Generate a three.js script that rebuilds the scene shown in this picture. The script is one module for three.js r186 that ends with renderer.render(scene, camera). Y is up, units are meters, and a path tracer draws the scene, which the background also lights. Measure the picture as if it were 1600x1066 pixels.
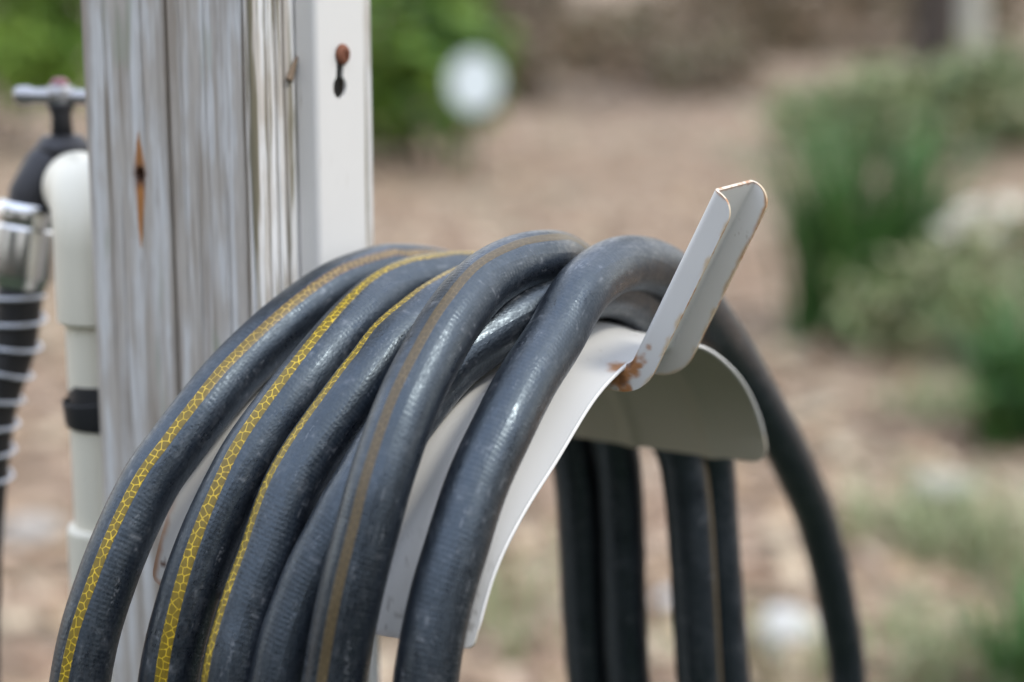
import * as THREE from 'three';
import { mergeGeometries } from 'three/addons/utils/BufferGeometryUtils.js';
import { ImprovedNoise } from 'three/addons/math/ImprovedNoise.js';
import { Brush, Evaluator, SUBTRACTION } from 'three-bvh-csg';

// ---------------------------------------------------------------- camera, sky, sun, exposure
const V3 = (x, y, z) => new THREE.Vector3(x, y, z);
const scene = new THREE.Scene();
const camera = new THREE.PerspectiveCamera(20.153, 1600 / 1066, 0.05, 400);
const EYE = V3(-0.6123, 0.1469, 0.4884), LOOK = V3(0.8387, -0.2065, -0.5039);
camera.position.copy(EYE);
camera.lookAt(EYE.clone().add(LOOK));
camera.focus = 0.715;
camera.userData.fStop = 4.1;
scene.add(camera);

const renderer = new THREE.WebGLRenderer({ antialias: true });
renderer.toneMapping = THREE.LinearToneMapping;
renderer.toneMappingExposure = 2.08;
renderer.shadowMap.enabled = true;

const SUN = V3(0.08, 0.80, 0.58).normalize();
const sun = new THREE.DirectionalLight(new THREE.Color().setRGB(1, 0.95, 0.85), 0.90);
sun.position.copy(SUN.clone().multiplyScalar(12));
sun.castShadow = true;
sun.shadow.radius = 15;
sun.shadow.mapSize.set(2048, 2048);
Object.assign(sun.shadow.camera, { left: -12, right: 12, top: 12, bottom: -12, near: 0.1, far: 60 });
scene.add(sun, sun.target);

const noiseGen = new ImprovedNoise();
const N3 = (x, y, z = 0) => noiseGen.noise(x, y, z);
const fbm = (x, y, z = 0, o = 4) => { let a = 0, s = 0.5, f = 1; for (let i = 0; i < o; i++) { a += s * N3(x * f, y * f, z + i * 7.3); s *= 0.5; f *= 2.03; } return a; };
const clamp = (x, a = 0, b = 1) => Math.min(b, Math.max(a, x));
const smooth = (a, b, x) => { const t = clamp((x - a) / (b - a)); return t * t * (3 - 2 * t); };
const lerp = (a, b, t) => a + (b - a) * t;
function rng(seed) { let s = seed >>> 0; return () => { s = (s + 0x6D2B79F5) >>> 0; let t = s; t = Math.imul(t ^ (t >>> 15), t | 1); t ^= t + Math.imul(t ^ (t >>> 7), t | 61); return ((t ^ (t >>> 14)) >>> 0) / 4294967296; }; }

{ // hazy bright sky with broken soft cloud
  const w = 256, h = 128, d = new Float32Array(w * h * 4);
  for (let j = 0; j < h; j++) for (let i = 0; i < w; i++) {
    const el = ((j + 0.5) / h - 0.5) * Math.PI, az = (i + 0.5) / w * Math.PI * 2;
    const x = Math.cos(el) * Math.cos(az), y = Math.sin(el), z = Math.cos(el) * Math.sin(az), k = (j * w + i) * 4;
    const up = clamp(y);
    const cl = smooth(-0.25, 0.35, fbm(x * 2.1, y * 3, z * 2.1 + 4, 4));
    const a = lerp(0.62, 1.12, Math.sqrt(up)), b = smooth(0.0, 0.75, up);
    const blue = [lerp(0.98, 0.62, b) * a, lerp(0.95, 0.73, b) * a, lerp(0.88, 0.98, b) * a], white = [0.96 * a, 0.96 * a, 0.95 * a];
    for (let c = 0; c < 3; c++) d[k + c] = y < -0.02 ? [0.10, 0.09, 0.07][c] : lerp(blue[c], white[c], cl * 0.55);
    d[k + 3] = 1;
  }
  const t = new THREE.DataTexture(d, w, h, THREE.RGBAFormat, THREE.FloatType);
  t.mapping = THREE.EquirectangularReflectionMapping; t.magFilter = THREE.LinearFilter; t.needsUpdate = true;
  scene.background = t; scene.environment = t;
}

// ---------------------------------------------------------------- helpers
const used = {};
const numbered = (n) => { used[n] = (used[n] ?? -1) + 1; return used[n] ? n + '_' + String(used[n]).padStart(3, '0') : n; };
function tag(o, label, category, group, kind) { Object.assign(o.userData, { label, category }); if (group) o.userData.group = group; if (kind) o.userData.kind = kind; return o; }
function thing(name, label, category, at = [0, 0, 0], group) { const o = new THREE.Group(); o.name = numbered(name); o.position.set(...at); scene.add(o); return tag(o, label, category, group); }
function part(name, geo, mat, parent) { const m = new THREE.Mesh(geo, mat); m.name = name; m.castShadow = m.receiveShadow = true; parent.add(m); return m; }
function indexed(pos, idx, extra = {}) {
  const g = new THREE.BufferGeometry();
  g.setAttribute('position', new THREE.Float32BufferAttribute(pos, 3));
  if (extra.uv) g.setAttribute('uv', new THREE.Float32BufferAttribute(extra.uv, 2));
  if (extra.color) g.setAttribute('color', new THREE.Float32BufferAttribute(extra.color, 3));
  g.setIndex(idx); g.computeVertexNormals(); return g;
}
function dataTex(w, h, fn, srgb = false) { // fn(i, j) -> [r, g, b] 0..1 (linear unless srgb)
  const d = new Uint8Array(w * h * 4);
  const enc = srgb ? (c) => (c <= 0.0031308 ? c * 12.92 : 1.055 * Math.pow(c, 1 / 2.4) - 0.055) : (c) => c;
  for (let j = 0; j < h; j++) for (let i = 0; i < w; i++) {
    const c = fn(i, j), k = (j * w + i) * 4;
    for (let q = 0; q < 3; q++) d[k + q] = Math.round(255 * clamp(enc(clamp(c[q]))));
    d[k + 3] = 255;
  }
  const t = new THREE.DataTexture(d, w, h); t.wrapS = t.wrapT = THREE.RepeatWrapping; t.magFilter = THREE.LinearFilter; t.minFilter = THREE.LinearMipmapLinearFilter; t.generateMipmaps = true;
  if (srgb) t.colorSpace = THREE.SRGBColorSpace;
  t.needsUpdate = true; return t;
}
const hash2 = (x, y, s) => { let h = (x * 374761393 + y * 668265263 + s * 974634733) | 0; h = Math.imul(h ^ (h >>> 13), 1274126177); h ^= h >>> 16; return (h >>> 0) / 4294967296; };
function pn(x, y, px, py, s = 0) { // value noise, periodic in px, py cells
  const x0 = Math.floor(x), y0 = Math.floor(y), fx = x - x0, fy = y - y0, u = fx * fx * (3 - 2 * fx), v = fy * fy * (3 - 2 * fy);
  const m = (a, n) => ((a % n) + n) % n, xa = m(x0, px), xb = m(x0 + 1, px), ya = m(y0, py), yb = m(y0 + 1, py);
  return lerp(lerp(hash2(xa, ya, s), hash2(xb, ya, s), u), lerp(hash2(xa, yb, s), hash2(xb, yb, s), u), v);
}
// a straight pipe run along points with a given radius at each (round section)
function tubeAlong(points, radii, radial = 20, closedEnds = true) {
  const pos = [], idx = [], n = points.length; let ref = V3(0.3, 0.2, 0.93);
  for (let i = 0; i < n; i++) {
    const t = points[Math.min(n - 1, i + 1)].clone().sub(points[Math.max(0, i - 1)]).normalize();
    const a = ref.clone().addScaledVector(t, -ref.dot(t)).normalize(), b = t.clone().cross(a); ref = a;
    for (let k = 0; k < radial; k++) { const f = k / radial * Math.PI * 2, p = points[i].clone().addScaledVector(a, Math.cos(f) * radii[i]).addScaledVector(b, Math.sin(f) * radii[i]); pos.push(p.x, p.y, p.z); }
  }
  for (let i = 0; i + 1 < n; i++) for (let k = 0; k < radial; k++) { const p = i * radial + k, q = i * radial + (k + 1) % radial; idx.push(p, q, p + radial, q, q + radial, p + radial); }
  if (closedEnds) for (const [i, flip] of [[0, 1], [n - 1, 0]]) {
    const c = pos.length / 3; pos.push(points[i].x, points[i].y, points[i].z);
    for (let k = 0; k < radial; k++) { const p = i * radial + k, q = i * radial + (k + 1) % radial; flip ? idx.push(c, q, p) : idx.push(c, p, q); }
  }
  return indexed(pos, idx);
}
// surface of revolution about an axis from point a in direction dir; profile = [[distance, radius], ...]
function turned(a, dir, profile, seg = 28) {
  const g = new THREE.LatheGeometry(profile.map(([d, r]) => new THREE.Vector2(Math.max(r, 1e-5), d)), seg);
  const q = new THREE.Quaternion().setFromUnitVectors(V3(0, 1, 0), dir.clone().normalize());
  g.applyQuaternion(q); g.translate(a.x, a.y, a.z); return g;
}
const mixc = (a, b, t) => a.map((v, q) => lerp(v, b[q], t));

// ---------------------------------------------------------------- ground
const GY = -0.95; // ground level
const VH = V3(0.857, 0, -0.515), RT = V3(0.515, 0, 0.857);
function groundAt(px, py) { // where a line of sight through a point of the photograph meets the ground
  const up = V3().copy(RT).cross(LOOK), d = LOOK.clone().addScaledVector(RT, (px - 800) / 3000).addScaledVector(up, -(py - 533) / 3000);
  return EYE.clone().addScaledVector(d, (GY - EYE.y) / d.y);
}
const mulchTex = dataTex(1024, 1024, (i, j) => {
  const x = i / 1024, y = j / 1024;
  const fine = pn(x * 256, y * 256, 256, 256, 1), strawA = pn(x * 220, y * 40, 220, 40, 2), strawB = pn(x * 36, y * 200, 36, 200, 3), mid = pn(x * 24, y * 24, 24, 24, 4), big = pn(x * 6, y * 6, 6, 6, 5);
  const t = clamp(0.25 * fine + 0.3 * strawA + 0.25 * strawB + 0.35 * mid - 0.1);
  const a = [0.10, 0.066, 0.040], b = [0.43, 0.31, 0.215], g = [0.34, 0.315, 0.22];
  const c = a.map((v, k) => lerp(v, b[k], t));
  return c.map((v, k) => lerp(v, g[k] * (0.5 + t * 0.7), smooth(0.56, 0.85, big * 0.6 + mid * 0.4) * 0.8));
}, true);
mulchTex.repeat.set(1 / 2.4, 1 / 2.4);
{
  const pos = [], uv = [], idx = [], n = 160;
  const warp = (t) => Math.sign(t) * (Math.abs(t) * 8 + Math.pow(Math.abs(t), 4) * 112);
  for (let j = 0; j <= n; j++) for (let i = 0; i <= n; i++) {
    const x = 3 + warp(i / n * 2 - 1), z = -2 + warp(j / n * 2 - 1);
    const y = GY + 0.03 * fbm(x * 0.7, z * 0.7, 1, 3) - 0.008;
    pos.push(x, y, z); uv.push(x, z);
  }
  for (let j = 0; j < n; j++) for (let i = 0; i < n; i++) { const p = j * (n + 1) + i; idx.push(p, p + n + 1, p + 1, p + 1, p + n + 1, p + n + 2); }
  const m = part('ground', indexed(pos, idx, { uv }), new THREE.MeshStandardMaterial({ map: mulchTex, roughness: 0.95, bumpMap: mulchTex, bumpScale: 0.012 }), scene);
  m.userData = { kind: 'structure', label: 'brown mulch and bare earth of the garden bed', category: 'ground' };
}
const gy = (x, z) => GY + 0.03 * fbm(x * 0.7, z * 0.7, 1, 3) - 0.008;

{ // loose chips, needles and dry leaves lying on the bed
  const r = rng(11), parts = [];
  const chip = new THREE.BoxGeometry(0.05, 0.006, 0.018), leaf = new THREE.PlaneGeometry(0.05, 0.025, 2, 1);
  leaf.rotateX(-Math.PI / 2); { const p = leaf.attributes.position; for (let i = 0; i < p.count; i++) p.setY(i, Math.abs(p.getX(i)) * 0.4); leaf.computeVertexNormals(); }
  const mk = (name, geo, count, cols, label) => {
    const im = new THREE.InstancedMesh(geo, new THREE.MeshStandardMaterial({ roughness: 0.9, side: THREE.DoubleSide }), count); im.name = name;
    const m = new THREE.Matrix4(), q = new THREE.Quaternion(), c = new THREE.Color();
    for (let i = 0; i < count; i++) {
      const d = 1.3 + Math.pow(r(), 1.6) * 15, s = (r() - 0.5) * (1.6 + d * 1.5), p = V3(EYE.x, 0, EYE.z).addScaledVector(VH, d).addScaledVector(RT, s);
      q.setFromEuler(new THREE.Euler((r() - 0.5) * 0.6, r() * 6.28, (r() - 0.5) * 0.6));
      const k = 0.5 + r() * 1.3; m.compose(V3(p.x, gy(p.x, p.z) + 0.008, p.z), q, V3(k, k, k)); im.setMatrixAt(i, m);
      const a = cols[Math.floor(r() * cols.length)], v = 0.7 + r() * 0.6; im.setColorAt(i, c.setRGB(a[0] * v, a[1] * v, a[2] * v));
    }
    tag(im, label, 'mulch', undefined, 'stuff'); scene.add(im);
  };
  mk('wood_chips', chip, 17000, [[0.40, 0.275, 0.19], [0.27, 0.175, 0.115], [0.46, 0.35, 0.26], [0.20, 0.135, 0.09]], 'brown wood chips scattered over the garden bed');
  mk('dry_leaves', leaf, 9000, [[0.42, 0.31, 0.20], [0.46, 0.37, 0.26], [0.36, 0.25, 0.155]], 'tan dry leaves littering the garden bed');
}

{ // unseen dark leaf layer added round the post to cut light bounced upward
  const r = rng(15), geo = new THREE.CircleGeometry(0.055, 5); geo.rotateX(-Math.PI / 2);
  const im = new THREE.InstancedMesh(geo, new THREE.MeshStandardMaterial({ roughness: 0.7, side: THREE.DoubleSide }), 34000); im.name = 'added_dark_leaves';
  const m = new THREE.Matrix4(), q = new THREE.Quaternion(), c = new THREE.Color();
  for (let i = 0; i < 34000; i++) {
    let x, z; do { const a = r() * 6.283, d = Math.sqrt(r()) * 4; x = Math.cos(a) * d; z = Math.sin(a) * d; } while ((x - EYE.x) * VH.x + (z - EYE.z) * VH.z > 1.7);
    const k = 0.6 + r() * 0.8;
    q.setFromEuler(new THREE.Euler((r() - 0.5) * 1.1, r() * 6.28, (r() - 0.5) * 1.1)); m.compose(V3(x, gy(x, z) + 0.015 + r() * 0.07, z), q, V3(k, k, k)); im.setMatrixAt(i, m);
    const v = 0.6 + 0.8 * r(); im.setColorAt(i, c.setRGB(0.03 * v, 0.045 * v, 0.02 * v));
  }
  tag(im, 'unseen dark leaf layer added round the post to cut ground bounce', 'ground cover', undefined, 'stuff'); scene.add(im);
}

// ---------------------------------------------------------------- weathered wooden post
const PX = 0.0845, PZ = 0.095, PR = 0.0045, PY0 = GY - 0.06, PY1 = 0.42;
function postSection(ds) { // rounded rectangle, perimeter samples [x, z, nx, nz, s]; s = 0 at the front-left arris, running along the left face first
  const out = [], segs = [];
  const line = (x0, z0, x1, z1, nx, nz) => segs.push({ len: Math.hypot(x1 - x0, z1 - z0), f: (t) => [lerp(x0, x1, t), lerp(z0, z1, t), nx, nz] });
  const corner = (cx, cz, a0) => segs.push({ len: PR * Math.PI / 2, f: (t) => { const a = a0 - t * Math.PI / 2; return [cx + PR * Math.cos(a), cz + PR * Math.sin(a), Math.cos(a), Math.sin(a)]; } });
  line(0, -PR, 0, -PZ + PR, -1, 0); corner(PR, -PZ + PR, Math.PI * 1.0 + 0); 
  // corners are traversed: left-back, back-right, right-front, front-left
  segs[1].f = (t) => { const a = Math.PI + t * Math.PI / 2; return [PR + PR * Math.cos(a), -PZ + PR + PR * Math.sin(a), Math.cos(a), Math.sin(a)]; };
  line(PR, -PZ, PX - PR, -PZ, 0, -1); corner(0, 0, 0);
  segs[3].f = (t) => { const a = -Math.PI / 2 + t * Math.PI / 2; return [PX - PR + PR * Math.cos(a), -PZ + PR + PR * Math.sin(a), Math.cos(a), Math.sin(a)]; };
  line(PX, -PZ + PR, PX, -PR, 1, 0); corner(0, 0, 0);
  segs[5].f = (t) => { const a = t * Math.PI / 2; return [PX - PR + PR * Math.cos(a), -PR + PR * Math.sin(a), Math.cos(a), Math.sin(a)]; };
  line(PX - PR, 0, PR, 0, 0, 1); corner(0, 0, 0);
  segs[7].f = (t) => { const a = Math.PI / 2 + t * Math.PI / 2; return [PR + PR * Math.cos(a), -PR + PR * Math.sin(a), Math.cos(a), Math.sin(a)]; };
  let s = 0; for (const g of segs) { const n = Math.max(2, Math.ceil(g.len / ds)); for (let i = 0; i < n; i++) out.push([...g.f(i / n), s + g.len * i / n]); s += g.len; }
  return { out, P: s };
}
const section = postSection(0.0005);
const FACE_L = PZ - 2 * PR; // left face: s = 0..FACE_L  with z = -PR - s ; right face (plate side): last straight run
const S_R1 = section.P - PR * Math.PI / 2, S_R0 = S_R1 - (PX - 2 * PR); // x = PR + (S_R1 - s)
function checkDepth(s, y) { // drying cracks: [depth m, width mask]
  let d = 0;
  const crack = (s0, w, dep, y0, y1, wob, seed) => { const c = s0 + wob * fbm(y * 6, seed, 0, 3), k = smooth(w, 0, Math.abs(s - c)) * smooth(y0, y0 + 0.03, y) * smooth(y1, y1 - 0.03, y); d = Math.max(d, dep * k); };
  crack(0.0415, 0.0012, 0.0045, -2, 2, 0.0016, 1.3);
  crack(0.0552, 0.0007, 0.002, 0.05, 2, 0.0014, 4.1);
  crack(0.0118, 0.0007, 0.0012, -2, 0.06, 0.002, 8.8);
  crack(0.0275, 0.0006, 0.0010, -0.3, 0.08, 0.003, 12.5);
  crack(0.0205, 0.0005, 0.0009, 0.0, 2, 0.003, 41.5);
  crack(0.0345, 0.0005, 0.0010, -0.02, 2, 0.0025, 47.5);
  crack(0.0685, 0.0005, 0.0010, -2, 0.05, 0.003, 53.5);
  crack(0.0760, 0.0006, 0.0012, -0.05, 2, 0.002, 59.5);
  crack(0.0015, 0.0009, 0.0020, -2, 2, 0.0012, 17.5);
  crack(S_R1 - 0.0035, 0.0008, 0.0022, -2, 2, 0.001, 21.1);
  crack(S_R1 - 0.0095, 0.0010, 0.0026, -2, 2, 0.0016, 25.7);
  crack(S_R1 - 0.0160, 0.0012, 0.0030, -2, 2, 0.0014, 31.2);
  return d;
}
function bored(s, y) { // holes bored into the timber: the fixing hole behind the keyhole, the sunk nail in the left face
  const x = PR + S_R1 - s, rf = s > S_R0 && s < S_R1; let d = 0;
  if (rf) { const dy = clamp(y, 0.083, 0.097) - y; d = 0.034 * smooth(0.0075, 0.0066, Math.hypot(x - 0.0436, dy)); }
  if (s < FACE_L) d = Math.max(d, 0.013 * smooth(0.0021, 0.0014, Math.hypot(-PR - s + 0.0632, (y - 0.0478) * 0.62)));
  return d;
}
function grain(s0, y) {
  const rf = s0 > S_R0 - 0.004 ? 1 : 0, s = s0 + 0.0010 * fbm(y * 6, s0 * 60, 2, 3) + 0.0006 * N3(y * 40, s0 * 200, 6);
  return { a: fbm(s * 420, y * 9, 3 + rf * 9, 3), b: fbm(s * 150, y * 6, 11, 4), w: fbm(s * 75 + 0.4, y * 3, 17, 3), c: fbm(s0 * 1500, y * 60, 5, 2), p: fbm(s0 * 60, y * 30, 31, 4), rf };
}
{
  const post = thing('wooden_post', 'weathered whitewashed square wooden post carrying the hose hanger', 'post');
  const ys = []; for (let y = PY0; y < -0.3; y += 0.03) ys.push(y); for (let y = -0.3; y < 0.2; y += (y > 0.041 && y < 0.055) || (y > 0.073 && y < 0.107) ? 0.0006 : 0.004) ys.push(y); for (let y = 0.2; y <= PY1; y += 0.02) ys.push(y);
  const pos = [], uv = [], idx = [], n = section.out.length;
  for (const y of ys) for (let k = 0; k <= n; k++) {
    const [x, z, nx, nz, s0] = section.out[k % n], s = k === n ? section.P : s0;
    const g = grain(s0, y), d = bored(s0, y) + checkDepth(s0, y) + (g.rf ? 0.0008 : 0.00012) * clamp(0.5 + g.a) + 0.00015 * (0.5 + g.b);
    pos.push(x - nx * d, y, z - nz * d); uv.push(s / section.P, (y - PY0) / (PY1 - PY0));
  }
  const w = n + 1;
  for (let j = 0; j + 1 < ys.length; j++) for (let k = 0; k < n; k++) { const p = j * w + k; idx.push(p, p + w, p + 1, p + 1, p + w, p + w + 1); }
  const c = pos.length / 3; pos.push(PX / 2, ys[ys.length - 1], -PZ / 2); uv.push(0.5, 1); const t0 = (ys.length - 1) * w; for (let k = 0; k < n; k++) idx.push(c, t0 + k + 1, t0 + k);
  const tex = dataTex(800, 1536, (i, j) => {
    const s = (i + 0.5) / 800 * section.P, y = PY0 + (j + 0.5) / 1536 * (PY1 - PY0);
    const g = grain(s, y), ck = checkDepth(s, y);
    const pale = [0.69, 0.69, 0.68], mid = [0.53, 0.49, 0.44], brown = [0.24, 0.19, 0.14], olive = [0.17, 0.15, 0.095];
    const t1 = smooth(-0.16, 0.22, g.b + g.a * 0.35 + g.p * 0.5), t2 = smooth(g.rf ? 0.0 : 0.06, g.rf ? 0.24 : 0.36, -g.a * 0.9 - g.b * 0.35 + g.c * 0.25);
    let col = mid.map((v, q) => lerp(v, pale[q], t1));
    col = col.map((v, q) => lerp(v, (g.rf ? olive : brown)[q], t2 * (g.rf ? 0.95 : 0.7)));
    if (g.rf) { col = col.map((v) => Math.min(0.76, v * 1.08)); }
    if (!g.rf) { const wb = smooth(0.0, 0.24, g.w + 0.3 * g.a + 0.25 * g.p); col = col.map((v, q) => lerp(v, [0.34, 0.285, 0.23][q], wb * 0.75)); }
    const gr = 1 + 0.34 * g.c; col = col.map((v) => v * gr);
    const lich = smooth(0.22, 0.4, fbm(s * 90, y * 14, 21, 3)); col = col.map((v, q) => lerp(v, [0.36, 0.39, 0.30][q], lich * 0.55));
    col = col.map((v, q) => lerp(v, [0.24, 0.20, 0.155][q], clamp(ck / 0.0016) * 0.8));
    // rust bleeding from the nail in the left face
    if (s < FACE_L) {
      const z = -PR - s, dy = y - 0.0475, dz = (z + 0.0632 - dy * 0.035 * (dy < 0 ? 1 : 0)) + 0.0003 * N3(y * 500, 2, 2);
      const len = dy > 0 ? 0.0185 : 0.031, hw = 0.0034 * Math.pow(clamp(1 - Math.abs(dy) / len), dy > 0 ? 0.9 : 0.75) * (dy < 0 ? 0.85 : 1.05);
      const k = smooth(hw * 1.5 + 0.0003, hw * 0.5, Math.abs(dz) + 0.0007 * g.c) * (Math.abs(dy) < len ? 1 : 0);
      col = col.map((v, q) => lerp(v, mixc([0.46, 0.18, 0.035], [0.16, 0.06, 0.02], smooth(0.007, 0.002, Math.abs(dy)))[q] * (0.9 + 1.2 * g.c), k * 0.95));
    }
    return col;
  }, true);
  tex.wrapT = THREE.ClampToEdgeWrapping;
  part('timber', indexed(pos, idx, { uv }), new THREE.MeshStandardMaterial({ map: tex, roughness: 0.9 }), post);
  const rust = new THREE.MeshStandardMaterial({ color: new THREE.Color().setRGB(0.16, 0.075, 0.04), roughness: 0.9 });
  const nail = turned(V3(0.0100, 0.0478, -0.0632), V3(-1, 0, 0), [[0, 0.0001], [0, 0.0019], [0.0007, 0.0018], [0.0011, 0.0011], [0.0012, 0]], 14); nail.translate(0, -0.0478, 0.0632); nail.scale(1, 1.6, 1.05); nail.translate(0, 0.0478, -0.0632);
  part('nail', nail, rust, post);
  const sp = new THREE.CylinderGeometry(0.0009, 0.0026, 0.011, 7); sp.scale(0.8, 1, 0.5); sp.rotateZ(-0.55); sp.translate(0.0245, 0.0935, 0.0006);
  part('splinter', sp, new THREE.MeshStandardMaterial({ color: new THREE.Color().setRGB(0.22, 0.16, 0.11), roughness: 0.9 }), post);
}

// ---------------------------------------------------------------- hose hanger
const hanger = thing('hose_hanger', 'white painted steel hose hanger with curved saddle and upturned rusty tab', 'hose hanger');
const white = new THREE.MeshPhysicalMaterial({ vertexColors: true, roughness: 0.42, clearcoat: 0.15, clearcoatRoughness: 0.3, side: THREE.DoubleSide });
const PAINT = [0.74, 0.73, 0.70], RUST = [0.44, 0.18, 0.05], DARKRUST = [0.12, 0.045, 0.02], TAN = [0.62, 0.47, 0.28];
function paintAt(x, y, z) {
  let c = PAINT.map((v) => v * (1 + 0.03 * fbm(x * 60, y * 60, z * 60, 3)));
  const speck = smooth(0.40, 0.55, N3(x * 900 + 3, y * 900, z * 900) + 0.3 * N3(x * 330, y * 330, z * 330)) * smooth(0.12, 0.35, fbm(x * 55, y * 55, z * 55 + 9, 2));
  return mixc(c, [0.40, 0.36, 0.30], speck * 0.7);
}
const CXS = 0.0447, CYS = -0.1390, RS = 0.135, TH = 71.6 * Math.PI / 180, TR = 67.9 * Math.PI / 180, Z0 = 0.0088, Z1 = 0.1545;
const rimX = [-0.0845, -0.0697, -0.051, -0.025, 0.0038, 0.0268, 0.0447, 0.0622, 0.0965, 0.1258, 0.1483, 0.1652, 0.1700];
const rimY = [-0.0966, -0.0716, -0.0552, -0.0397, -0.0225, -0.0150, -0.0132, -0.0132, -0.0195, -0.0336, -0.0509, -0.0731, -0.0880];
function rimAt(x) { let i = 0; while (i < rimX.length - 2 && x > rimX[i + 1]) i++; const p = (k) => clamp(k, 0, rimX.length - 1);
  const x0 = rimX[i], x1 = rimX[i + 1], y0 = rimY[i], y1 = rimY[i + 1], sl = (a, b) => (rimY[p(b)] - rimY[p(a)]) / (rimX[p(b)] - rimX[p(a)]);
  const m0 = sl(i - 1, i + 1), m1 = sl(i, i + 2), h = x1 - x0, t = (x - x0) / h, t2 = t * t, t3 = t2 * t;
  return (2 * t3 - 3 * t2 + 1) * y0 + (t3 - 2 * t2 + t) * h * m0 + (-2 * t3 + 3 * t2) * y1 + (t3 - t2) * h * m1; }
function saddlePoint(th, z, off) { // off = distance below the top face
  const rib = 0.0017 * (Math.exp(-Math.pow((z - 0.127) / 0.0042, 2)) + Math.exp(-Math.pow((z - 0.086) / 0.0042, 2))) * smooth(0.15, 0.45, Math.abs(th)); off += rib;
  const x = CXS + (RS - off) * Math.sin(th), y = CYS + (RS - off) * Math.cos(th), xr = CXS + RS * Math.sin(th);
  const w = Math.pow(smooth(0.095, Z1, z), 1.3); return [x, y + (rimAt(xr) - (CYS + RS * Math.cos(th))) * w, z];
}
{ // saddle sheet
  const nS = 190, nZ = 120, pos = [], col = [], idx = [], T = 0.0013, cr = 0.006;
  const put = (i, j, off) => {
    const u = i / nS, th = -TH + (TH + TR) * u, e = Math.min(u, 1 - u) * (TH + TR) * RS, inset = e < cr ? cr - Math.sqrt(cr * cr - (cr - e) * (cr - e)) : 0;
    const z = lerp(Z0 + inset, Z1 - inset, j / nZ), p = saddlePoint(th, z, off); pos.push(...p);
    let c = paintAt(...p); if (off > 0) c = mixc(c, [0.47, 0.43, 0.32], 0.85);  // underside tinted dark olive, painting its shade into the vertex colour
    const db = Math.min(z - Z0, e), n = fbm(p[0] * 220, p[1] * 220, z * 220, 3);
    if (u < 0.5) { const k = smooth(0.0035, 0.0006, db + 0.0016 * n) * smooth(0.05, 0.012, e + (z > 0.06 ? 0.04 : 0)); c = mixc(c, RUST, k * 0.85);
      const q = Math.hypot(z - 0.0135, e - 0.009); c = mixc(c, DARKRUST, smooth(0.0018, 0.0009, q + 0.0008 * n)); }
    const rr = Math.hypot(p[0] - 0.0262, p[1] + 0.0145, z - 0.153); c = mixc(c, RUST, smooth(0.0062, 0.0025, rr + 0.005 * n) * 0.9);
    const scr = smooth(0.05, 0.016, e) * (u < 0.5 ? 1 : 0) * smooth(0.16, 0.3, fbm(p[1] * 300, z * 260, 4, 3)) * smooth(0.06, 0.1, z); c = mixc(c, [0.45, 0.43, 0.40], scr * 0.75);
    col.push(...c);
  };
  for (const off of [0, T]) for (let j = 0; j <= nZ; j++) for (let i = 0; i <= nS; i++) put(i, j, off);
  const w = nS + 1, h = (nZ + 1) * w;
  for (let j = 0; j < nZ; j++) for (let i = 0; i < nS; i++) { const p = j * w + i; idx.push(p, p + w, p + 1, p + 1, p + w, p + w + 1); const q = p + h; idx.push(q, q + 1, q + w, q + 1, q + w + 1, q + w); }
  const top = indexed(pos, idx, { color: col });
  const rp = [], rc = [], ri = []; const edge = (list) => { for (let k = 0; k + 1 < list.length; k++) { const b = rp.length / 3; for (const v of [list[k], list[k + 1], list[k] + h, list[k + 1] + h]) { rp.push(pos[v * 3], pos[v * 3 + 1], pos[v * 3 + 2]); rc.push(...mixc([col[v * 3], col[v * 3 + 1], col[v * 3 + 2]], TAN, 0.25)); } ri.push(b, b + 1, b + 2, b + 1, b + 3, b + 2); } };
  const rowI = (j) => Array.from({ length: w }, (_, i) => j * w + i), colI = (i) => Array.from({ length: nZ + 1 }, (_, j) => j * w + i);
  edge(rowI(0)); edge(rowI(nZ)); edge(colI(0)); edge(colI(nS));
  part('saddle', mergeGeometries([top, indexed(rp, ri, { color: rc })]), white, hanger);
  // rolled front rim
  const pts = [], rad = []; for (let i = 4; i <= 186; i++) { const u = i / 190, p = saddlePoint(-TH + (TH + TR) * u, Z1, 0.0007); pts.push(V3(p[0], p[1], p[2] - 0.0004)); rad.push(0.00085 * smooth(0, 6, Math.min(i - 3, 187 - i))); }
  const g = tubeAlong(pts, rad, 10); const n = g.attributes.position.count, cc = []; for (let i = 0; i < n; i++) cc.push(...PAINT); g.setAttribute('color', new THREE.Float32BufferAttribute(cc, 3));
  part('rim', g, white, hanger);
}
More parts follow.
